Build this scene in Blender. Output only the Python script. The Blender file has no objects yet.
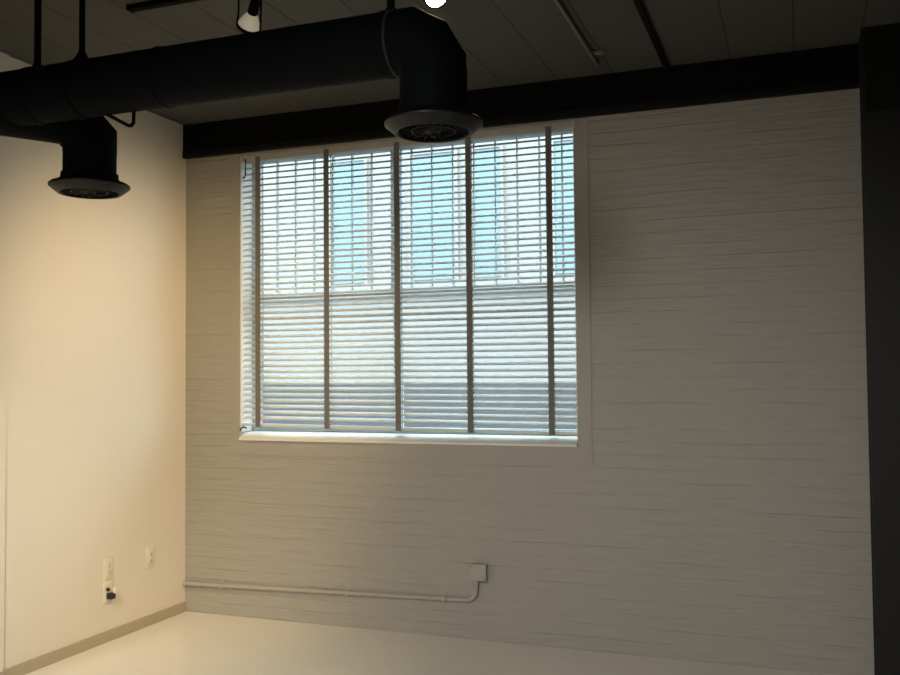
import bpy, bmesh, math, random
from mathutils import Vector, Matrix
random.seed(7)
S = bpy.context.scene
C = S.collection
PI = math.pi

# ------------------------------------------------------------------ room numbers (metres)
XL, XR = -3.575, 0.62          # left wall, right wall
YB, YF = 4.8476, -3.2           # brick wall face, wall behind the viewer
ZC = 3.0075                     # ceiling
WX0, WX1 = -3.181, -1.107       # window opening
WZ0, WZ1 = 1.055, 2.792
BEAM_Z = 2.797

# ------------------------------------------------------------------ materials
def mat(name, col, rough=0.6, spec=0.5, metal=0.0, noise=0.0, nscale=8.0, bump=0.0, bscale=60.0):
    m = bpy.data.materials.new(name); m.use_nodes = True
    nt = m.node_tree; b = nt.nodes['Principled BSDF']
    b.inputs['Base Color'].default_value = (*col, 1)
    b.inputs['Roughness'].default_value = rough
    b.inputs['Specular IOR Level'].default_value = spec
    b.inputs['Metallic'].default_value = metal
    tc = nt.nodes.new('ShaderNodeTexCoord')
    if noise:
        n = nt.nodes.new('ShaderNodeTexNoise'); n.inputs['Scale'].default_value = nscale
        n.inputs['Detail'].default_value = 4
        nt.links.new(tc.outputs['Object'], n.inputs['Vector'])
        mx = nt.nodes.new('ShaderNodeMix'); mx.data_type = 'RGBA'
        mx.inputs['A'].default_value = (*[c * (1 - noise) for c in col], 1)
        mx.inputs['B'].default_value = (*[min(1, c * (1 + noise)) for c in col], 1)
        nt.links.new(n.outputs['Fac'], mx.inputs['Factor'])
        nt.links.new(mx.outputs['Result'], b.inputs['Base Color'])
    if bump:
        n2 = nt.nodes.new('ShaderNodeTexNoise'); n2.inputs['Scale'].default_value = bscale
        n2.inputs['Detail'].default_value = 5
        nt.links.new(tc.outputs['Object'], n2.inputs['Vector'])
        bp = nt.nodes.new('ShaderNodeBump'); bp.inputs['Strength'].default_value = bump
        bp.inputs['Distance'].default_value = 0.004
        nt.links.new(n2.outputs['Fac'], bp.inputs['Height'])
        nt.links.new(bp.outputs['Normal'], b.inputs['Normal'])
    return m

def emit(name, col, strength):
    m = bpy.data.materials.new(name); m.use_nodes = True
    b = m.node_tree.nodes['Principled BSDF']
    b.inputs['Base Color'].default_value = (*col, 1)
    b.inputs['Emission Color'].default_value = (*col, 1)
    b.inputs['Emission Strength'].default_value = strength
    return m

def brick_mat(name, col):
    """painted brick: the courses read only as shallow, uneven relief under the paint"""
    m = mat(name, col, 0.62, 0.35)
    nt = m.node_tree; N = nt.nodes; L = nt.links; b = N['Principled BSDF']
    tc = N.new('ShaderNodeTexCoord')
    sp = N.new('ShaderNodeSeparateXYZ'); L.new(tc.outputs['Object'], sp.inputs[0])
    cb = N.new('ShaderNodeCombineXYZ'); L.new(sp.outputs['X'], cb.inputs['X']); L.new(sp.outputs['Z'], cb.inputs['Y'])
    # a little wobble so the courses are not ruled lines
    wn = N.new('ShaderNodeTexNoise'); wn.inputs['Scale'].default_value = 3.5; wn.inputs['Detail'].default_value = 3
    L.new(cb.outputs[0], wn.inputs['Vector'])
    ws = N.new('ShaderNodeVectorMath'); ws.operation = 'SUBTRACT'; ws.inputs[1].default_value = (0.5, 0.5, 0.5)
    L.new(wn.outputs['Color'], ws.inputs[0])
    wm = N.new('ShaderNodeVectorMath'); wm.operation = 'MULTIPLY'; wm.inputs[1].default_value = (0.03, 0.018, 0)
    L.new(ws.outputs[0], wm.inputs[0])
    wa = N.new('ShaderNodeVectorMath'); wa.operation = 'ADD'
    L.new(cb.outputs[0], wa.inputs[0]); L.new(wm.outputs[0], wa.inputs[1])
    br = N.new('ShaderNodeTexBrick'); L.new(wa.outputs[0], br.inputs['Vector'])
    br.inputs['Scale'].default_value = 1.0
    br.inputs['Brick Width'].default_value = 0.21; br.inputs['Row Height'].default_value = 0.0677
    br.inputs['Mortar Size'].default_value = 0.007; br.inputs['Mortar Smooth'].default_value = 0.6
    br.inputs['Color1'].default_value = (1, 1, 1, 1); br.inputs['Color2'].default_value = (0.55, 0.55, 0.55, 1)
    br.inputs['Mortar'].default_value = (0.0, 0.0, 0.0, 1)
    # paint fills the joints unevenly, in long horizontal runs
    mp = N.new('ShaderNodeMapping'); mp.inputs['Scale'].default_value = (1.6, 13, 1)
    L.new(cb.outputs[0], mp.inputs['Vector'])
    jn = N.new('ShaderNodeTexNoise'); jn.inputs['Scale'].default_value = 1.6; jn.inputs['Detail'].default_value = 3
    L.new(mp.outputs[0], jn.inputs['Vector'])
    rr = N.new('ShaderNodeMapRange'); rr.inputs['From Min'].default_value = 0.42; rr.inputs['From Max'].default_value = 0.66
    rr.inputs['To Min'].default_value = 0.10; rr.inputs['To Max'].default_value = 1.0
    L.new(jn.outputs['Fac'], rr.inputs['Value'])
    br2 = N.new('ShaderNodeTexBrick'); sh = N.new('ShaderNodeVectorMath'); sh.inputs[1].default_value = (31, 0, 0); L.new(wa.outputs[0], sh.inputs[0]); L.new(sh.outputs[0], br2.inputs['Vector'])
    br2.inputs['Scale'].default_value = 1.0; br2.inputs['Brick Width'].default_value = 90
    br2.inputs['Row Height'].default_value = 0.0677; br2.inputs['Mortar Size'].default_value = 0.006; br2.inputs['Mortar Smooth'].default_value = 0.8
    br2.inputs['Color1'].default_value = (1, 1, 1, 1); br2.inputs['Color2'].default_value = (1, 1, 1, 1); br2.inputs['Mortar'].default_value = (0, 0, 0, 1)
    mxb = N.new('ShaderNodeMix'); mxb.data_type = 'RGBA'; mxb.inputs['Factor'].default_value = 0.75
    L.new(br.outputs['Color'], mxb.inputs['A']); L.new(br2.outputs['Color'], mxb.inputs['B'])
    bw = N.new('ShaderNodeRGBToBW'); L.new(mxb.outputs['Result'], bw.inputs[0])
    mu = N.new('ShaderNodeMath'); mu.operation = 'MULTIPLY'; L.new(bw.outputs[0], mu.inputs[0]); L.new(rr.outputs[0], mu.inputs[1])
    mp2 = N.new('ShaderNodeMapping'); mp2.inputs['Scale'].default_value = (4, 26, 1)
    L.new(cb.outputs[0], mp2.inputs['Vector'])
    fn = N.new('ShaderNodeTexNoise'); fn.inputs['Scale'].default_value = 1.3; fn.inputs['Detail'].default_value = 4
    L.new(mp2.outputs[0], fn.inputs['Vector'])
    f2 = N.new('ShaderNodeMath'); f2.operation = 'MULTIPLY'; f2.inputs[1].default_value = 0.9; L.new(fn.outputs['Fac'], f2.inputs[0])
    ad = N.new('ShaderNodeMath'); ad.operation = 'ADD'; L.new(mu.outputs[0], ad.inputs[0]); L.new(f2.outputs[0], ad.inputs[1])
    bp = N.new('ShaderNodeBump'); bp.inputs['Strength'].default_value = 0.55; bp.inputs['Distance'].default_value = 0.0045
    L.new(ad.outputs[0], bp.inputs['Height']); L.new(bp.outputs['Normal'], b.inputs['Normal'])
    # dirt caught in the open joints, plus a few scuffs
    inv = N.new('ShaderNodeMath'); inv.operation = 'MULTIPLY'; L.new(br2.outputs['Fac'], inv.inputs[0]); L.new(rr.outputs[0], inv.inputs[1])
    k = N.new('ShaderNodeMath'); k.operation = 'MULTIPLY'; k.inputs[1].default_value = 0.22; L.new(inv.outputs[0], k.inputs[0])
    mx = N.new('ShaderNodeMix'); mx.data_type = 'RGBA'
    mx.inputs['A'].default_value = (*col, 1); mx.inputs['B'].default_value = (*[c * 0.45 for c in col], 1)
    L.new(k.outputs[0], mx.inputs['Factor'])
    pn = N.new('ShaderNodeTexNoise'); pn.inputs['Scale'].default_value = 2.2; pn.inputs['Detail'].default_value = 6
    L.new(mp2.outputs[0], pn.inputs['Vector'])
    pr = N.new('ShaderNodeMapRange'); pr.inputs['To Min'].default_value = 0.90; pr.inputs['To Max'].default_value = 1.08
    L.new(pn.outputs['Fac'], pr.inputs['Value'])
    vm = N.new('ShaderNodeVectorMath'); vm.operation = 'SCALE'
    L.new(mx.outputs['Result'], vm.inputs[0]); L.new(pr.outputs[0], vm.inputs['Scale'])
    L.new(vm.outputs[0], b.inputs['Base Color'])
    return m

def ceiling_mat():
    m = mat('ceiling_paint', (0.055, 0.053, 0.047), 0.7, 0.2)
    nt = m.node_tree; N = nt.nodes; L = nt.links; b = N['Principled BSDF']
    tc = N.new('ShaderNodeTexCoord')
    sp = N.new('ShaderNodeSeparateXYZ'); L.new(tc.outputs['Object'], sp.inputs[0])
    cb = N.new('ShaderNodeCombineXYZ'); L.new(sp.outputs['Y'], cb.inputs['X']); L.new(sp.outputs['X'], cb.inputs['Y'])
    br = N.new('ShaderNodeTexBrick'); L.new(cb.outputs[0], br.inputs['Vector'])
    br.inputs['Scale'].default_value = 1.0; br.inputs['Brick Width'].default_value = 60
    br.inputs['Row Height'].default_value = 0.295; br.inputs['Mortar Size'].default_value = 0.004
    br.inputs['Mortar Smooth'].default_value = 0.3
    br.inputs['Color1'].default_value = (0.084, 0.084, 0.080, 1); br.inputs['Color2'].default_value = (0.076, 0.076, 0.073, 1)
    br.inputs['Mortar'].default_value = (0.034, 0.033, 0.031, 1)
    L.new(br.outputs['Color'], b.inputs['Base Color'])
    iv = N.new('ShaderNodeMath'); iv.operation = 'SUBTRACT'; iv.inputs[0].default_value = 1; L.new(br.outputs['Fac'], iv.inputs[1])
    bp = N.new('ShaderNodeBump'); bp.inputs['Strength'].default_value = 0.5; bp.inputs['Distance'].default_value = 0.004
    L.new(iv.outputs[0], bp.inputs['Height']); L.new(bp.outputs['Normal'], b.inputs['Normal'])
    return m

def slat_mat(name, col, trans):
    m = mat(name, col, 0.45, 0.4)
    nt = m.node_tree; N = nt.nodes; L = nt.links
    t = N.new('ShaderNodeBsdfTranslucent'); t.inputs['Color'].default_value = (*col, 1)
    mx = N.new('ShaderNodeMixShader'); mx.inputs[0].default_value = trans
    L.new(N['Principled BSDF'].outputs[0], mx.inputs[1]); L.new(t.outputs[0], mx.inputs[2])
    L.new(mx.outputs[0], N['Material Output'].inputs['Surface'])
    return m

def glass_mat():
    m = bpy.data.materials.new('window_glass'); m.use_nodes = True
    nt = m.node_tree; N = nt.nodes; L = nt.links; N.remove(N['Principled BSDF'])
    t = N.new('ShaderNodeBsdfTransparent'); t.inputs['Color'].default_value = (0.93, 0.97, 0.97, 1)
    g = N.new('ShaderNodeBsdfGlossy'); g.inputs['Roughness'].default_value = 0.03
    fr = N.new('ShaderNodeFresnel'); fr.inputs['IOR'].default_value = 1.5
    mx = N.new('ShaderNodeMixShader')
    ge = N.new('ShaderNodeNewGeometry')           # mirror only at the outer faces of the pane, no total reflection inside it
    iv = N.new('ShaderNodeMath'); iv.operation = 'SUBTRACT'; iv.inputs[0].default_value = 1; L.new(ge.outputs['Backfacing'], iv.inputs[1])
    mu = N.new('ShaderNodeMath'); mu.operation = 'MULTIPLY'; L.new(fr.outputs[0], mu.inputs[0]); L.new(iv.outputs[0], mu.inputs[1])
    L.new(mu.outputs[0], mx.inputs[0]); L.new(t.outputs[0], mx.inputs[1]); L.new(g.outputs[0], mx.inputs[2])
    L.new(mx.outputs[0], N['Material Output'].inputs['Surface'])
    return m

M = dict(
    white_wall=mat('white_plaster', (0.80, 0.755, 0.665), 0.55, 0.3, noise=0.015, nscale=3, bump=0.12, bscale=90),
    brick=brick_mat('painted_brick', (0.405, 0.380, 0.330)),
    dark_wall=mat('black_wall_paint', (0.03, 0.029, 0.027), 0.6, 0.3),
    smooth=mat('smooth_masonry_paint', (0.40, 0.375, 0.325), 0.6, 0.35, noise=0.05, nscale=9, bump=0.25, bscale=25),
    ceiling=ceiling_mat(),
    floor=mat('cream_floor_coating', (0.80, 0.77, 0.69), 0.22, 0.5, noise=0.03, nscale=2.5, bump=0.03, bscale=8),
    base=mat('tan_baseboard', (0.46, 0.40, 0.29), 0.5, 0.4),
    black=mat('black_paint', (0.005, 0.005, 0.005), 0.8, 0.05),
    duct=mat('black_duct_paint', (0.0022, 0.0032, 0.0042), 0.72, 0.07, bump=0.06, bscale=14),
    beam=mat('black_beam_paint', (0.003, 0.0033, 0.004), 0.7, 0.12),
    flange=mat('dark_beam_flange_paint', (0.008, 0.0078, 0.007), 0.6, 0.15),
    column=mat('black_column_paint', (0.006, 0.0058, 0.0053), 0.55, 0.4),
    vane=mat('dark_grey_metal', (0.022, 0.023, 0.025), 0.5, 0.15),
    rim=mat('grey_rim_metal', (0.009, 0.010, 0.012), 0.42, 0.22),
    slat=slat_mat('off_white_slat', (0.78, 0.76, 0.70), 0.35), rail=mat('off_white_rail', (0.50, 0.48, 0.43), 0.45, 0.4),
    tape=mat('taupe_cloth_tape', (0.20, 0.19, 0.165), 0.9, 0.1, bump=0.2, bscale=300),
    cord=mat('dark_cord', (0.05, 0.045, 0.04), 0.8, 0.2),
    sill=mat('white_sill_paint', (0.80, 0.79, 0.74), 0.4, 0.4),
    sash=mat('grey_sash_paint', (0.55, 0.61, 0.64), 0.45, 0.4),
    glass=glass_mat(),
    plate=mat('ivory_plastic', (0.80, 0.755, 0.65), 0.35, 0.5),
    hole=mat('dark_slot', (0.03, 0.028, 0.025), 0.6, 0.3),
    plug=mat('black_plastic', (0.02, 0.018, 0.016), 0.4, 0.5),
    pipe=mat('wall_coloured_pipe_paint', (0.42, 0.395, 0.345), 0.5, 0.4),
    conduit=mat('grey_conduit', (0.16, 0.155, 0.14), 0.4, 0.5),
    bulb_lit=emit('silvered_bulb_glow', (1.0, 0.88, 0.68), 0.16),
    bulb_bright=emit('lit_bulb_glow', (1.0, 0.80, 0.50), 1.8),
    lit=emit('lit_lamp_lens', (1.0, 0.82, 0.55), 30),
    lit2=emit('lit_lamp_lens_warm', (1.0, 0.80, 0.50), 25),
    facade=mat('pale_facade', (0.29, 0.275, 0.25), 0.8, 0.2, noise=0.06, nscale=1.2),
    facade_glass=mat('sky_tint_facade_glass', (0.18, 0.255, 0.275), 0.35, 0.3),  # reflected sky put into the base colour as blue
    plinth=mat('grey_plinth', (0.085, 0.09, 0.097), 0.8, 0.2, noise=0.15, nscale=1.5),
    asphalt=mat('asphalt', (0.06, 0.06, 0.063), 0.9, 0.2, noise=0.2, nscale=20),
)

# ------------------------------------------------------------------ mesh helpers
def box(bm, x0, x1, y0, y1, z0, z1, bev=0.0):
    vs = [bm.verts.new((x, y, z)) for x in (x0, x1) for y in (y0, y1) for z in (z0, z1)]
    fs = [(0, 1, 3, 2), (4, 6, 7, 5), (0, 4, 5, 1), (2, 3, 7, 6), (0, 2, 6, 4), (1, 5, 7, 3)]
    faces = [bm.faces.new([vs[i] for i in f]) for f in fs]
    if bev:
        es = list({e for f in faces for e in f.edges})
        bmesh.ops.bevel(bm, geom=es, offset=bev, segments=2, affect='EDGES', profile=0.6)

def lathe(bm, prof, n=48, mtx=None, closed=False):
    rings = []
    for r, z in prof:
        ring = []
        for i in range(n):
            a = 2 * PI * i / n
            v = Vector((r * math.cos(a), r * math.sin(a), z))
            ring.append(bm.verts.new(mtx @ v if mtx else v))
        rings.append(ring)
    pairs = list(zip(rings[:-1], rings[1:]))
    if closed: pairs.append((rings[-1], rings[0]))
    for a, b in pairs:
        for i in range(n):
            bm.faces.new((a[i], a[(i + 1) % n], b[(i + 1) % n], b[i]))
    if not closed:
        for ring in (rings[0], rings[-1]):
            try: bm.faces.new(ring)
            except ValueError: pass

def sweep(bm, pts, r, n=16, cap=True):
    """round bar along a polyline, mitred at the bends"""
    pts = [Vector(p) for p in pts]
    t0 = (pts[1] - pts[0]).normalized()
    ref = Vector((0, 0, 1)) if abs(t0.z) < 0.9 else Vector((0, 1, 0))
    u = t0.cross(ref).normalized(); v = u.cross(t0).normalized()
    ring0 = [pts[0] + r * (math.cos(2 * PI * i / n) * u + math.sin(2 * PI * i / n) * v) for i in range(n)]
    rings = [[bm.verts.new(p) for p in ring0]]
    cur = ring0
    for k in range(1, len(pts)):
        d = (pts[k] - pts[k - 1]).normalized()
        nrm = d if k == len(pts) - 1 else (d + (pts[k + 1] - pts[k]).normalized()).normalized()
        cur = [p + d * ((pts[k] - p).dot(nrm) / d.dot(nrm)) for p in cur]
        rings.append([bm.verts.new(p) for p in cur])
    for a, b in zip(rings[:-1], rings[1:]):
        for i in range(n):
            bm.faces.new((a[i], a[(i + 1) % n], b[(i + 1) % n], b[i]))
    if cap:
        bm.faces.new(rings[0]); bm.faces.new(rings[-1])

def arc_pts(c, a, b, n):
    """polygon round an arc about c, spanned by the radius vectors a and b (90 degrees apart)"""
    c, a, b = Vector(c), Vector(a), Vector(b)
    return [c + a * math.cos(PI / 2 * i / n) + b * math.sin(PI / 2 * i / n) for i in range(n + 1)]

def gore_pts(c, a, b, gores):
    """kink points of a segmented (gored) elbow: circumscribed about the arc"""
    c, a, b = Vector(c), Vector(a), Vector(b)
    out = []; st = PI / 2 / gores; k = 1 / math.cos(st / 2)
    for i in range(gores):
        t = st * (i + 0.5)
        out.append(c + (a * math.cos(t) + b * math.sin(t)) * k)
    return out

def obj(name, bm, m, parent=None, smooth=True, angle=32):
    bmesh.ops.recalc_face_normals(bm, faces=bm.faces)
    me = bpy.data.meshes.new(name); bm.to_mesh(me); bm.free()
    me.materials.append(m)
    if smooth:
        me.shade_smooth() if hasattr(me, 'shade_smooth') else None
        try: me.set_sharp_from_angle(angle=math.radians(angle))
        except Exception: pass
    else:
        for p in me.polygons: p.use_smooth = False
    o = bpy.data.objects.new(name, me); C.objects.link(o)
    if parent:
        o.parent = parent
        bpy.context.view_layer.update()
        o.matrix_parent_inverse = parent.matrix_world.inverted()
    return o

def tag(o, label, cat, group=None):
    o['label'] = label; o['category'] = cat
    if group: o['group'] = group
    return o

def thing(name, label, cat, loc=(0, 0, 0), group=None):
    o = bpy.data.objects.new(name, None); C.objects.link(o)
    o.location = loc; o.empty_display_size = 0.1
    bpy.context.view_layer.update()
    return tag(o, label, cat, group)

def struct(name, bm, m, parent=None, smooth=False):
    o = obj(name, bm, m, parent, smooth)
    if not parent: o['kind'] = 'structure'
    return o

def boxobj(name, dims, m, parent=None, bev=0.0):
    bm = bmesh.new(); box(bm, *dims, bev=bev)
    return obj(name, bm, m, parent, smooth=bool(bev))

def bstruct(name, *dims, m, bev=0.0):
    bm = bmesh.new()
    for d in dims: box(bm, *d, bev=bev)
    return struct(name, bm, m, smooth=bool(bev))

# ------------------------------------------------------------------ the room
TH = 0.26
bstruct('floor', (XL - TH, XR + TH, YF - TH, YB + TH, -0.15, 0.0), m=M['floor'])
bstruct('ceiling', (XL - TH, XR + TH, YF - TH, YB + TH, ZC, ZC + 0.2), m=M['ceiling'])
bstruct('wall_left', (XL - TH, XL, YF - TH, YB, 0, ZC), (XL - 0.01, XL + 0.012, YF, 3.44, 0, ZC), m=M['white_wall'])
bstruct('wall_right', (XR, XR + TH, YF - TH, YB, 0, ZC), m=M['dark_wall'])
bstruct('wall_front', (XL, XR, YF - TH, YF, 0, ZC), m=M['white_wall'])
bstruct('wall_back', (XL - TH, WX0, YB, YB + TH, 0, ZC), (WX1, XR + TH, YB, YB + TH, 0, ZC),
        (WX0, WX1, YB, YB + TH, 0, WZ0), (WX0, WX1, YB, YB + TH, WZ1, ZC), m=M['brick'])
bstruct('baseboard_left', (XL - 0.002, XL + 0.009, 3.44, YB, 0, 0.06), (XL, XL + 0.021, YF, 3.44, 0, 0.06), m=M['base'])
# smooth painted band round the window opening
e = 0.004
bstruct('trim_1', (-3.245, WX0, YB - e, YB, 0.967, WZ1), (WX1, -1.031, YB - e, YB, 0.967, WZ1),
        (WX0, WX1, YB - e, YB, 0.967, WZ0), m=M['smooth'])
# steel beam along the top of the brick wall: web face, lower flange
bstruct('trim_2', (XL, XR, YB - 0.032, YB + 0.0, BEAM_Z + 0.045, ZC), m=M['beam'])
bm = bmesh.new(); box(bm, XL, XR, YB - 0.040, YB, BEAM_Z, BEAM_Z + 0.045, bev=0.006)
struct('trim_3', bm, M['flange'], smooth=True)
# dark joint batten on the ceiling boards
bstruct('trim_4', (-0.622, -0.597, YF, YB - 0.032, ZC - 0.018, ZC), m=M['beam'])

# steel column at the right end of the brick wall
col = thing('steel_column', 'black steel column at the right end of the brick wall', 'column', (0.335, 4.66, 0))
bm = bmesh.new()
box(bm, 0.286, 0.500, 4.60, 4.615, 0, ZC - 0.001)
box(bm, 0.286, 0.500, 4.745, 4.760, 0, ZC - 0.001)
box(bm, 0.386, 0.401, 4.61, 4.75, 0, ZC - 0.001)
obj('shaft', bm, M['column'], col, smooth=False)
boxobj('cap_plate', (0.300, 0.486, 4.594, 4.600, 2.62, ZC - 0.001), M['flange'], col)

# ------------------------------------------------------------------ the window
YG = YB + 0.13
win = bpy.data.objects.new('window_1', None); C.objects.link(win); win.location = ((WX0 + WX1) / 2, YG, WZ0)
win['kind'] = 'structure'; bpy.context.view_layer.update()
bm = bmesh.new(); t = 0.028
box(bm, WX0, WX0 + t, YG, YG + 0.05, WZ0 + 0.05, WZ1); box(bm, WX1 - t, WX1, YG, YG + 0.05, WZ0 + 0.05, WZ1)
box(bm, WX0 + t, WX1 - t, YG, YG + 0.05, WZ1 - t, WZ1); box(bm, WX0 + t, WX1 - t, YG, YG + 0.05, WZ0 + 0.05, WZ0 + 0.08)
obj('window_frame', bm, M['sash'], win, smooth=False)
boxobj('transom_bar', (WX0 + t, WX1 - t, YG - 0.004, YG + 0.05, 1.892, 1.924), M['sash'], win)
bm = bmesh.new()
for x in (-2.20,): box(bm, x - 0.022, x + 0.022, YG + 0.004, YG + 0.046, WZ0 + 0.08, WZ1 - t)
obj('mullion', bm, M['sash'], win, smooth=False)
bm = bmesh.new()
x = -3.008
while x < WX1 - 0.06:
    if min(abs(x - q) for q in (-2.20,)) > 0.03:
        box(bm, x - 0.003, x + 0.003, YG + 0.012, YG + 0.034, 1.93, WZ1 - t)
    x += 0.1285
obj('glazing_bar', bm, M['sash'], win, smooth=False)
boxobj('window_pane', (WX0 + t, WX1 - t, YG + 0.024, YG + 0.028, WZ0 + 0.08, WZ1 - t), M['glass'], win)
bm = bmesh.new()
box(bm, WX0, WX0 + 0.005, YB + 0.002, YG, WZ0 + 0.05, WZ1); box(bm, WX1 - 0.005, WX1, YB + 0.002, YG, WZ0 + 0.05, WZ1)
obj('jamb_liner', bm, M['sill'], win, smooth=False)
bm = bmesh.new()
prof = [(YB - 0.018, WZ0), (YB - 0.018, WZ0 + 0.012), (YB - 0.014, WZ0 + 0.016), (YB + 0.052, WZ0 + 0.044), (YG + 0.05, WZ0 + 0.050), (YG + 0.05, WZ0)]
e0 = [bm.verts.new((WX0 + 0.002, y, z)) for y, z in prof]; e1 = [bm.verts.new((WX1 - 0.002, y, z)) for y, z in prof]
for i in range(len(prof)): bm.faces.new((e0[i], e0[(i + 1) % len(prof)], e1[(i + 1) % len(prof)], e1[i]))
bm.faces.new(e0); bm.faces.new(e1)
obj('window_sill', bm, M['sill'], win)

# ------------------------------------------------------------------ the blind
YS = YB + 0.036
bl = thing('venetian_blind', 'wide off-white venetian blind with taupe ladder tapes hanging in the window', 'blind',
           ((WX0 + WX1) / 2, YS, WZ0 + 0.06))
BX0, BX1 = WX0 + 0.008, WX1 - 0.008
boxobj('headrail', (BX0, BX1, YS - 0.028, YS + 0.028, WZ1 - 0.044, WZ1 - 0.002), M['rail'], bl, bev=0.003)
PITCH, ZTOP, NS = 0.0355, 2.709, 44
SKEW = 0.024
def droop(z):                                     # the blind hangs a little lower at its right end near the bottom
    k = max(0.0, min(1.0, (1.75 - z) / 0.6)); return SKEW * k * k
TILT = math.radians(-25)                          # room edge down
def slat_strip(bm, zc, th, wid, tilt, x0, x1, crown=0.0025):
    n = 6; nx = 12
    top, bot = [], []
    for j in range(n + 1):
        s = j / n - 0.5
        y, z = s * wid, crown * (1 - 4 * s * s)
        for zz, lst in ((z + th / 2, top), (z - th / 2, bot)):
            yy = y * math.cos(tilt) + zz * math.sin(tilt)
            z2 = -y * math.sin(tilt) + zz * math.cos(tilt)
            row = []
            for i in range(nx + 1):
                u = i / nx
                sag = random.uniform(-0.0003, 0.0003)
                row.append(bm.verts.new((x0 + (x1 - x0) * u, YS + yy, zc + z2 + droop(zc) * (0.35 - u) + sag)))
            lst.append(row)
    for j in range(n):
        for i in range(nx):
            bm.faces.new((top[j][i], top[j][i + 1], top[j + 1][i + 1], top[j + 1][i]))
            bm.faces.new((bot[j][i], bot[j + 1][i], bot[j + 1][i + 1], bot[j][i + 1]))
    for j in (0, n):
        for i in range(nx):
            bm.faces.new((top[j][i], bot[j][i], bot[j][i + 1], top[j][i + 1]))
    for i in (0, nx):
        for j in range(n):
            bm.faces.new((top[j][i], top[j + 1][i], bot[j + 1][i], bot[j][i]))
bm = bmesh.new()
for k in range(NS):
    slat_strip(bm, ZTOP - k * PITCH, 0.0028, 0.042, TILT + random.uniform(-0.03, 0.03), BX0 + random.uniform(0, .003), BX1 - random.uniform(0, .003))
obj('slats', bm, M['slat'], bl, angle=50)
bm = bmesh.new(); slat_strip(bm, 1.139, 0.015, 0.050, 0.0, BX0, BX1, 0.0)
obj('bottom_rail', bm, M['slat'], bl, angle=40)
TAPES = (-3.060, -2.594, -2.140, -1.707, -1.248)
for x in TAPES:
    bm = bmesh.new()
    u = (x - BX0) / (BX1 - BX0)
    zb = 1.139 + droop(1.139) * (0.35 - u) - 0.0095
    box(bm, x - 0.017, x + 0.017, YS - 0.0300, YS - 0.0288, zb, WZ1 - 0.020)
    box(bm, x - 0.002, x + 0.002, YS + 0.0288, YS + 0.0300, zb, WZ1 - 0.044)
    box(bm, x - 0.017, x + 0.017, YS - 0.0300, YS + 0.0300, zb - 0.0012, zb)
    for k in range(NS):                           # cross straps that carry the slats
        z = ZTOP - k * PITCH; zz = z + droop(z) * (0.35 - u)
        for s in (-0.012, 0.012):
            vs = [bm.verts.new(p) for p in ((x + s - .003, YS - 0.0288, zz + 0.0285 * math.sin(TILT) - 0.003), (x + s + .003, YS - 0.0288, zz + 0.0285 * math.sin(TILT) - 0.003),
                                            (x + s + .003, YS + 0.0288, zz - 0.0285 * math.sin(TILT) - 0.003), (x + s - .003, YS + 0.0288, zz - 0.0285 * math.sin(TILT) - 0.003))]
            bm.faces.new(vs)
    obj('ladder_tape', bm, M['tape'], bl, smooth=False)
# tilt control hook and its cord at the left end, tie-down at the sill
bm = bmesh.new()
sweep(bm, [(-3.143, YS - 0.036, WZ1 - 0.03), (-3.143, YS - 0.036, 2.66), (-3.150, YS - 0.036, 2.645), (-3.163, YS - 0.036, 2.652)], 0.004, 8)
obj('tilt_hook', bm, M['cord'], bl)
bm = bmesh.new()
sweep(bm, [(-3.135, YS - 0.034, 1.128), (-3.160, YS - 0.036, 1.134), (-3.176, YS - 0.040, 1.122), (-3.173, YS - 0.040, 1.109)], 0.004, 8)
obj('hold_down_clip', bm, M['cord'], bl)

# ------------------------------------------------------------------ ductwork
DY, DZ, R = 2.62, 2.47, 0.100
duct = thing('air_duct', 'long round black air duct with two downward outlets hanging under the ceiling', 'air duct', (-2.0, DY, DZ))
XV = -1.031                                       # axis of the drop at the right end
er = 0.108
bm = bmesh.new(); sweep(bm, [(XL + 0.014, DY, DZ), (XV - er - 0.012, DY, DZ)], R, 48)
obj('main_pipe', bm, M['duct'], duct)
def seam(x0, r):
    bm = bmesh.new()
    lathe(bm, [(r, -0.006), (r + 0.003, -0.004), (r + 0.003, 0.004), (r, 0.006)], 48,
          Matrix.Translation((x0, DY, DZ)) @ Matrix.Rotation(PI / 2, 4, 'Y'))
    return bm
obj('collar', seam(XV - er - 0.014, R), M['vane'], duct)
obj('collar', seam(-2.02, R), M['duct'], duct)
g = gore_pts((XV - er, DY, DZ - er), (0, 0, er), (er, 0, 0), 3)
bm = bmesh.new(); sweep(bm, [(XV - er - 0.02, DY, DZ)] + g + [(XV, DY, DZ - er - 0.008)], R + 0.0015, 48)
obj('elbow', bm, M['duct'], duct, angle=14)
bm = bmesh.new(); sweep(bm, [(XV, DY, DZ - er + 0.010), (XV, DY, 2.240)], R + 0.0035, 48)
obj('drop_pipe', bm, M['duct'], duct)
# branch take-off behind the main pipe
BXv, BYv = -2.580, 2.890
dv = Vector((0.51, 0.86, 0)).normalized()
BZ = DZ - 0.030
hb = Vector((BXv, BYv, BZ)); start = hb - dv * 0.350
eb = 0.116
g = gore_pts(hb - dv * eb - Vector((0, 0, eb)), Vector((0, 0, eb)), dv * eb, 2)
bm = bmesh.new(); sweep(bm, [start] + [hb - dv * (eb + 0.012)], R - 0.0005, 48)
obj('branch_pipe', bm, M['duct'], duct)
bm = bmesh.new(); sweep(bm, [hb - dv * (eb + 0.014)] + g + [(BXv, BYv, BZ - eb - 0.006)], R, 48)
obj('elbow', bm, M['duct'], duct, angle=14)
bm = bmesh.new(); sweep(bm, [(BXv, BYv, BZ - eb), (BXv, BYv, 2.215)], R - 0.001, 48)
obj('drop_pipe', bm, M['duct'], duct)

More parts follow.
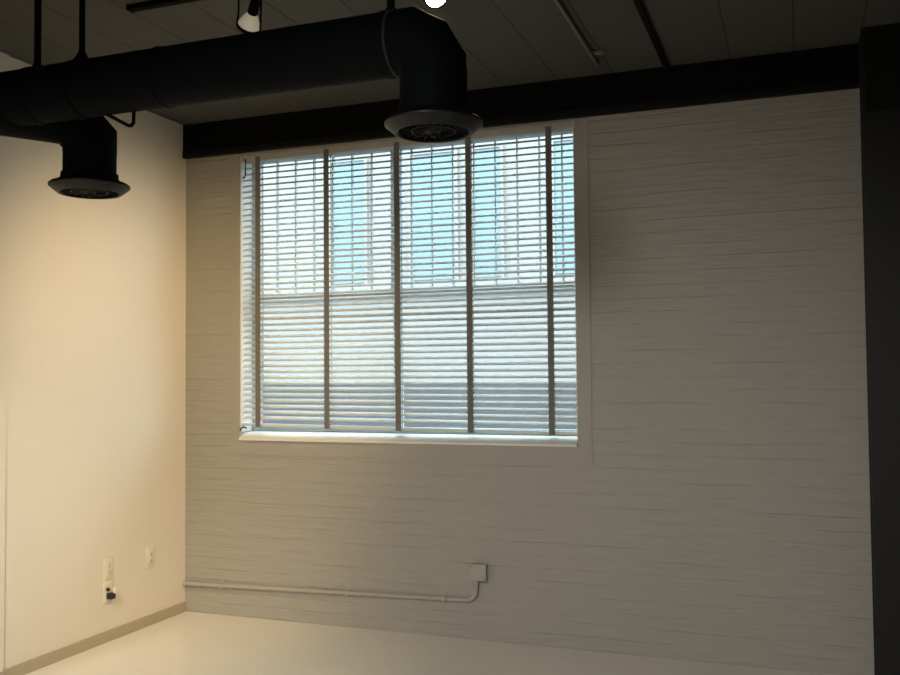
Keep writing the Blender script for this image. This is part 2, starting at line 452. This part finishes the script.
def diffuser(x, y, z):
    """round ceiling diffuser: flared cone, rim, radial vanes and a hub"""
    T = Matrix.Translation((x, y, z))
    bm = bmesh.new()
    lathe(bm, [(R + 0.0025, 0.050), (R + 0.006, 0.050), (R + 0.007, 0.032), (0.118, 0.020), (0.144, 0.011), (0.150, 0.006), (0.150, 0.001),
               (0.145, 0.000), (R - 0.004, 0.020), (R - 0.004, 0.05)], 64, T, closed=True)
    d = obj('diffuser', bm, M['duct'], duct)
    bm = bmesh.new()
    lathe(bm, [(0.1505, 0.003), (0.1505, -0.001), (0.120, -0.026), (0.114, -0.0275), (0.109, -0.024), (0.106, 0.004), (0.109, 0.004), (0.145, 0.0)], 64, T, closed=True)
    obj('rim', bm, M['rim'], d)
    bm = bmesh.new()
    lathe(bm, [(0.066, -0.022), (0.070, 0.004), (0.073, 0.004), (0.069, -0.022)], 64, T, closed=True)
    obj('ring', bm, M['vane'], d)
    bm = bmesh.new()
    for i in range(20):
        a = 2 * PI * i / 20
        m4 = T @ Matrix.Rotation(a, 4, 'Z') @ Matrix.Translation((0.065, 0, -0.008)) @ Matrix.Rotation(0.35, 4, 'X')
        b2 = bmesh.new(); box(b2, -0.040, 0.041, -0.0012, 0.0012, -0.013, 0.013)
        b2.transform(m4); me = bpy.data.meshes.new('tmp'); b2.to_mesh(me); b2.free(); bm.from_mesh(me); bpy.data.meshes.remove(me)
    obj('vanes', bm, M['vane'], d, smooth=False)
    bm = bmesh.new()
    lathe(bm, [(0.003, -0.040), (0.008, -0.037), (0.009, -0.028), (0.024, -0.020), (0.028, -0.014), (0.022, 0.004)], 24, T)
    obj('hub', bm, M['vane'], d)
    bm = bmesh.new()
    lathe(bm, [(R - 0.005, 0.026), (R - 0.005, 0.028)], 48, T)
    obj('throat_plate', bm, M['beam'], d)
diffuser(XV, DY, 2.205)
diffuser(BXv, BYv, 2.186)
# small bent rod under the main pipe
bm = bmesh.new()
sweep(bm, [(-2.285, DY + 0.01, 2.378), (-2.180, DY + 0.01, 2.322), (-2.168, DY + 0.01, 2.321), (-2.159, DY + 0.01, 2.330), (-2.157, DY + 0.01, 2.385)], 0.0065, 10)
obj('bent_rod', bm, M['duct'], duct)

def hanger(x, label, rr, flare):
    h = thing('duct_hanger', label, 'hanger', (x, DY, ZC), 'rods holding the main duct')
    bm = bmesh.new(); sweep(bm, [(x, DY, DZ + R + 0.007), (x, DY, ZC - 0.004)], rr, 14)
    obj('rod', bm, M['black'], h)
    bm = bmesh.new(); lathe(bm, [(0.032, -0.008), (0.032, -0.0005)], 20, Matrix.Translation((x, DY, ZC)))
    obj('ceiling_plate', bm, M['black'], h)
    bm = bmesh.new()
    if flare: lathe(bm, [(0.030, R + 0.0055), (0.024, R + 0.012), (0.014, R + 0.030), (0.010, R + 0.042)], 16, Matrix.Translation((x, DY, DZ)))
    else: lathe(bm, [(0.017, R + 0.0055), (0.017, R + 0.014), (0.012, R + 0.016)], 16, Matrix.Translation((x, DY, DZ)))
    obj('foot', bm, M['duct'], h)
    bm = bmesh.new()
    lathe(bm, [(R + 0.0005, -0.014), (R + 0.0035, -0.014), (R + 0.0035, 0.014), (R + 0.0005, 0.014)], 48,
          Matrix.Translation((x, DY, DZ)) @ Matrix.Rotation(PI / 2, 4, 'Y'), closed=True)
    obj('strap', bm, M['duct'], duct)
hanger(-2.580, 'thick black hanger rod on the duct, nearest the white wall', 0.0125, False)
hanger(-2.377, 'black hanger rod with a flared foot on the duct, second from the white wall', 0.0105, True)
hanger(-1.171, 'black hanger rod above the duct elbow in front of the window', 0.013, False)

# ------------------------------------------------------------------ track and spotlights
TY = 3.163
tr = thing('lighting_track', 'straight black lighting track fixed to the dark ceiling', 'track', (-1.4, TY, ZC))
boxobj('rail', (-2.606, -0.35, TY - 0.018, TY + 0.018, ZC - 0.022, ZC - 0.0005), M['black'], tr, bev=0.002)
boxobj('end_cap', (-2.622, -2.606, TY - 0.020, TY + 0.020, ZC - 0.024, ZC - 0.0005), M['black'], tr, bev=0.003)

def spotlight(px, pivot, axis, label, lens, bulb):
    """gimbal spotlight: adapter, wire yoke, socket, reflector bulb, front ring, lens"""
    ax = Vector(axis).normalized()
    s = thing('track_spotlight', label, 'spotlight', (px, TY, ZC - 0.022), 'spotlights on the ceiling track')
    boxobj('adapter', (px - 0.035, px + 0.035, TY - 0.016, TY + 0.016, ZC - 0.046, ZC - 0.023), M['black'], s, bev=0.003)
    P = Vector(pivot)
    q = Vector((0, 0, -1)).rotation_difference(ax).to_matrix().to_4x4()
    T = Matrix.Translation(P) @ q                 # local -Z is the beam
    bm = bmesh.new(); lathe(bm, [(0.010, 0.078), (0.019, 0.072), (0.0215, 0.020), (0.0195, 0.014)], 24, T)
    obj('socket', bm, M['black'], s)
    bm = bmesh.new(); lathe(bm, [(0.018, 0.020), (0.021, 0.012), (0.033, -0.010), (0.0435, -0.034), (0.0455, -0.044), (0.044, -0.047)], 40, T)
    obj('bulb', bm, bulb, s)
    bm = bmesh.new(); lathe(bm, [(0.0445, -0.040), (0.050, -0.040), (0.0515, -0.046), (0.050, -0.053), (0.0445, -0.053)], 40, T, closed=True)
    obj('front_ring', bm, M['black'], s)
    bm = bmesh.new(); lathe(bm, [(0.044, -0.0475), (0.030, -0.051), (0.010, -0.053)], 40, T)
    obj('lens', bm, lens, s)
    # wire yoke: from the adapter down both sides to the ring
    side = Vector((1, 0, 0)); side = (side - ax * side.dot(ax)).normalized()
    rc = P + ax * 0.046
    top = Vector((px, TY, ZC - 0.046))
    bm = bmesh.new()
    pts = [rc - side * 0.051, Vector((px - 0.052, TY, rc.z + 0.035 + 0.02)), Vector((px - 0.052, TY, top.z - 0.004)), Vector((px - 0.046, TY, top.z)),
           Vector((px + 0.046, TY, top.z)), Vector((px + 0.052, TY, top.z - 0.004)), Vector((px + 0.052, TY, rc.z + 0.035 + 0.02)), rc + side * 0.051]
    sweep(bm, pts, 0.004, 8)
    obj('yoke', bm, M['black'], s)
    bm = bmesh.new(); sweep(bm, [P - ax * 0.074, P - ax * 0.090, top], 0.010, 12)
    obj('stem', bm, M['black'], s)
    return P + ax * 0.075, ax

# lamp powers: wall spot, lit spot, added fills: floor, left, right; then sky, added wall wash
POWERS = [38, 150, 265, 140, 430, 6.4, 215]
L1 = spotlight(-2.030, (-2.022, TY, 2.876), (-1.47, 1.25, -1.45), 'black spotlight with silvery bulb turned towards the white wall, left of the lit one', M['lit2'], M['bulb_lit'])
L2 = spotlight(-1.225, (-1.246, TY - 0.010, 2.853), (0.62, -0.62, -0.55), 'lit spotlight glowing at the top edge, right of the duct hanger', M['lit'], M['bulb_bright'])

def spot(name, loc, direc, power, ang, blend, col, rad=0.045):
    l = bpy.data.lights.new(name, 'SPOT'); l.energy = power; l.spot_size = math.radians(ang); l.spot_blend = blend
    l.color = col; l.shadow_soft_size = rad
    o = bpy.data.objects.new(name, l); C.objects.link(o); o.location = loc
    o.rotation_euler = Vector((0, 0, -1)).rotation_difference(Vector(direc).normalized()).to_euler()
    return o
WARM = (1.0, 0.72, 0.38)
spot('spot_lamp_or_fill', L1[0], L1[1], POWERS[0], 72, 1.0, WARM)
spot('spot_lamp_or_fill', L2[0], L2[1], POWERS[1], 50, 0.9, WARM)
spot('spot_lamp_or_fill', (-0.75, TY, 2.86), (-2.82, 1.22, -1.62), POWERS[6], 61, 1.0, WARM, 0.05)   # added unseen light: warm wash over the left wall
# added fill lights without fixtures: warm on the floor, neutral for the room
spot('spot_lamp_or_fill', (-2.2, 1.2, 2.90), (-0.95, 2.0, -2.9), POWERS[2], 54, 1.0, (1.0, 0.82, 0.56), 0.06)
spot('spot_lamp_or_fill', (-2.4, -0.4, 2.90), (-0.9, 1.1, -2.6), POWERS[3], 110, 1.0, (1.0, 0.93, 0.84), 0.12)
spot('spot_lamp_or_fill', (-1.0, -1.2, 2.60), (0.0, 1.9, -1.25), POWERS[4], 80, 1.0, (1.0, 0.97, 0.94), 0.40)

# ------------------------------------------------------------------ ceiling conduit
cc = thing('ceiling_conduit', 'thin grey conduit running along the dark ceiling towards the brick wall', 'conduit', (-0.92, 3.0, ZC))
bm = bmesh.new(); sweep(bm, [(-0.905, 1.2, ZC - 0.013), (-0.925, 4.60, ZC - 0.013)], 0.0095, 12)
obj('pipe', bm, M['conduit'], cc)
bm = bmesh.new(); box(bm, -0.912, -0.862, 4.44, 4.475, ZC - 0.014, ZC - 0.0005, bev=0.003)
lathe(bm, [(0.008, -0.020), (0.011, -0.014), (0.011, -0.001)], 12, Matrix.Translation((-0.876, 4.457, ZC)))
obj('clamp', bm, M['conduit'], cc)

# ------------------------------------------------------------------ junction box and conduit on the brick
jb = thing('junction_box', 'square wall-coloured junction box on the brick wall below the window', 'junction box', (-1.665, YB, 0.326))
boxobj('box_body', (-1.698, -1.612, YB - 0.042, YB - 0.0005, 0.329, 0.413), M['pipe'], jb, bev=0.004)
cv = boxobj('cover_plate', (-1.700, -1.610, YB - 0.046, YB - 0.042, 0.327, 0.415), M['pipe'], jb, bev=0.002)
for sx, sz in ((-0.035, 0.033), (0.035, -0.033)):
    bm = bmesh.new(); lathe(bm, [(0.0045, 0.0), (0.0045, 0.002), (0.002, 0.003)], 12, Matrix.Translation((-1.655 + sx, YB - 0.046, 0.371 + sz)) @ Matrix.Rotation(PI / 2, 4, 'X'))
    obj('screw', bm, M['conduit'], cv)
cp = thing('wall_conduit', 'wall-coloured conduit running low along the brick wall to the junction box', 'conduit', (-2.6, YB, 0.2))
yc = YB - 0.0165
rb = 0.055
x_v, z_h = -1.676, 0.2130
slope = (0.2145 - 0.1725) / (x_v - XL)
zl = z_h - slope * (x_v - rb - XL)
bend = arc_pts((x_v - rb, yc, z_h + rb), (0, 0, -rb), (rb, 0, 0), 8)
bm = bmesh.new(); sweep(bm, [(XL + 0.001, yc, zl)] + bend + [(x_v, yc, 0.328)], 0.0125, 14)
obj('pipe', bm, M['pipe'], cp)
bm = bmesh.new(); lathe(bm, [(0.0125, 0.298), (0.0165, 0.298), (0.0165, 0.3268), (0.0125, 0.3268)], 20, Matrix.Translation((x_v, yc, 0)), closed=True)
obj('connector', bm, M['pipe'], cp)
for x in (-3.30, -2.45, -1.86):
    z = zl + slope * (x - XL); bm = bmesh.new()
    box(bm, x - 0.009, x + 0.009, yc - 0.0145, YB - 0.0005, z - 0.0145, z + 0.0145, bev=0.003)
    box(bm, x - 0.009, x + 0.009, YB - 0.003, YB - 0.0005, z + 0.013, z + 0.036)
    obj('strap', bm, M['pipe'], cp)

# ------------------------------------------------------------------ wall plates on the white wall
def plate(y, z, label, cat, name, h=0.116, w=0.072):
    t = thing(name, label, cat, (XL, y, z))
    bm = bmesh.new(); box(bm, XL + 0.0005, XL + 0.006, y - w / 2, y + w / 2, z - h / 2, z + h / 2, bev=0.0025)
    obj('cover_plate', bm, M['plate'], t)
    return t
def sockets(t, y, z):
    for dz in (-0.0195, 0.0195):
        bm = bmesh.new(); box(bm, XL + 0.005, XL + 0.0085, y - 0.017, y + 0.017, z + dz - 0.014, z + dz + 0.014, bev=0.003)
        f = obj('socket_face', bm, M['plate'], t)
        bm = bmesh.new()
        for dy in (-0.0064, 0.0064): box(bm, XL + 0.0084, XL + 0.0089, y + dy - 0.0012, y + dy + 0.0012, z + dz - 0.002, z + dz + 0.007)
        box(bm, XL + 0.0084, XL + 0.0089, y - 0.0022, y + 0.0022, z + dz - 0.010, z + dz - 0.006)
        obj('slot', bm, M['hole'], f, smooth=False)
    bm = bmesh.new(); lathe(bm, [(0.003, 0), (0.003, 0.001)], 10, Matrix.Translation((XL + 0.006, y, z)) @ Matrix.Rotation(PI / 2, 4, 'Y'))
    obj('screw', bm, M['plate'], t)
p1 = plate(4.515, 0.392, 'ivory outlet plate low on the white wall, nearest the brick corner', 'outlet', 'wall_outlet'); sockets(p1, 4.515, 0.392)
p2 = plate(4.163, 0.396, 'ivory outlet plate directly above the one with the dark plug', 'outlet', 'wall_outlet'); sockets(p2, 4.163, 0.396)
p3 = plate(4.163, 0.272, 'ivory socket plate holding a dark plug, lowest on the white wall', 'outlet', 'wall_outlet')
bm = bmesh.new(); lathe(bm, [(0.009, 0.0), (0.009, 0.012), (0.006, 0.014)], 16, Matrix.Translation((XL + 0.006, 4.150, 0.286)) @ Matrix.Rotation(PI / 2, 4, 'Y'))
obj('jack', bm, M['hole'], p3)
pl = thing('power_plug', 'small dark plug pushed into the lowest ivory wall plate', 'plug', (XL + 0.006, 4.163, 0.25))
bm = bmesh.new(); box(bm, XL + 0.0065, XL + 0.040, 4.142, 4.182, 0.232, 0.266, bev=0.007)
obj('plug_body', bm, M['plug'], pl)
bm = bmesh.new(); box(bm, XL + 0.030, XL + 0.046, 4.166, 4.186, 0.262, 0.292, bev=0.004)
obj('adapter', bm, M['plate'], pl)

# ------------------------------------------------------------------ outside the window
bm = bmesh.new(); box(bm, -30, 14, YB + TH, 40, -0.35, -0.15)
g_ = struct('ground', bm, M['asphalt'])
FY = 13.0
nb = thing('neighbouring_building', 'pale building with bluish windows seen through the blind', 'building', (-5.5, FY, -0.15))
bm = bmesh.new(); box(bm, -16, 6, FY, FY + 6, 1.30, 6.2); obj('wall', bm, M['facade'], nb, smooth=False)
bm = bmesh.new(); box(bm, -16, 6, FY - 0.12, FY + 6, -0.15, 1.30); obj('plinth', bm, M['plinth'], nb, smooth=False)
bm = bmesh.new(); box(bm, -16, 6, FY - 0.10, FY + 0.02, 2.62, 2.80); obj('ledge', bm, M['facade'], nb, smooth=False)
for x0, x1 in ((-6.83, -6.26), (-5.48, -4.77), (-4.47, -4.06), (-3.25, -2.70), (-1.9, -1.0)):
    bm = bmesh.new(); box(bm, x0, x1, FY - 0.03, FY + 0.03, 2.85, 4.75)
    w = obj('window', bm, M['facade_glass'], nb, smooth=False)
    bm = bmesh.new()
    box(bm, x0 - 0.05, x0, FY - 0.06, FY + 0.02, 2.81, 4.80); box(bm, x1, x1 + 0.05, FY - 0.06, FY + 0.02, 2.81, 4.80)
    box(bm, x0, x1, FY - 0.06, FY + 0.02, 4.75, 4.80)
    obj('frame', bm, M['facade'], w, smooth=False)

sun = bpy.data.lights.new('sun', 'SUN'); sun.energy = POWERS[5] * 0.2; sun.angle = 0.02; sun.color = (1, 0.95, 0.86)
so = bpy.data.objects.new('sun', sun); C.objects.link(so)
so.rotation_euler = Vector((0, 0, -1)).rotation_difference(Vector((-0.35, 0.62, -0.75)).normalized()).to_euler()
w = bpy.data.worlds.new('sky'); S.world = w; w.use_nodes = True
bg = w.node_tree.nodes['Background']; bg.inputs['Color'].default_value = (0.72, 0.87, 1.0, 1); bg.inputs['Strength'].default_value = POWERS[5]

# ------------------------------------------------------------------ camera
F, yaw, pit, rol = 933.47, 0.3593, 0.0378, -0.0086
fw = Vector((-math.sin(yaw) * math.cos(pit), math.cos(yaw) * math.cos(pit), math.sin(pit)))
r0 = Vector((math.cos(yaw), math.sin(yaw), 0)); u0 = r0.cross(fw)
r = math.cos(rol) * r0 + math.sin(rol) * u0; u = -math.sin(rol) * r0 + math.cos(rol) * u0
cam = bpy.data.cameras.new('camera'); cam.sensor_fit = 'HORIZONTAL'; cam.sensor_width = 36; cam.lens = 36 * F / 900
cam.clip_start = 0.05
co = bpy.data.objects.new('camera', cam); C.objects.link(co)
m4 = Matrix(((r.x, u.x, -fw.x, 0), (r.y, u.y, -fw.y, 0), (r.z, u.z, -fw.z, 1.45), (0, 0, 0, 1)))
co.matrix_world = m4
S.camera = co

S.view_settings.view_transform = 'Standard'; S.view_settings.look = 'None'
S.view_settings.gamma = 1; S.view_settings.use_curve_mapping = False
S.view_settings.exposure = 0.0
S.cycles.use_denoising = True
S.cycles.max_bounces = 10; S.cycles.diffuse_bounces = 6
S.cycles.sample_clamp_indirect = 6
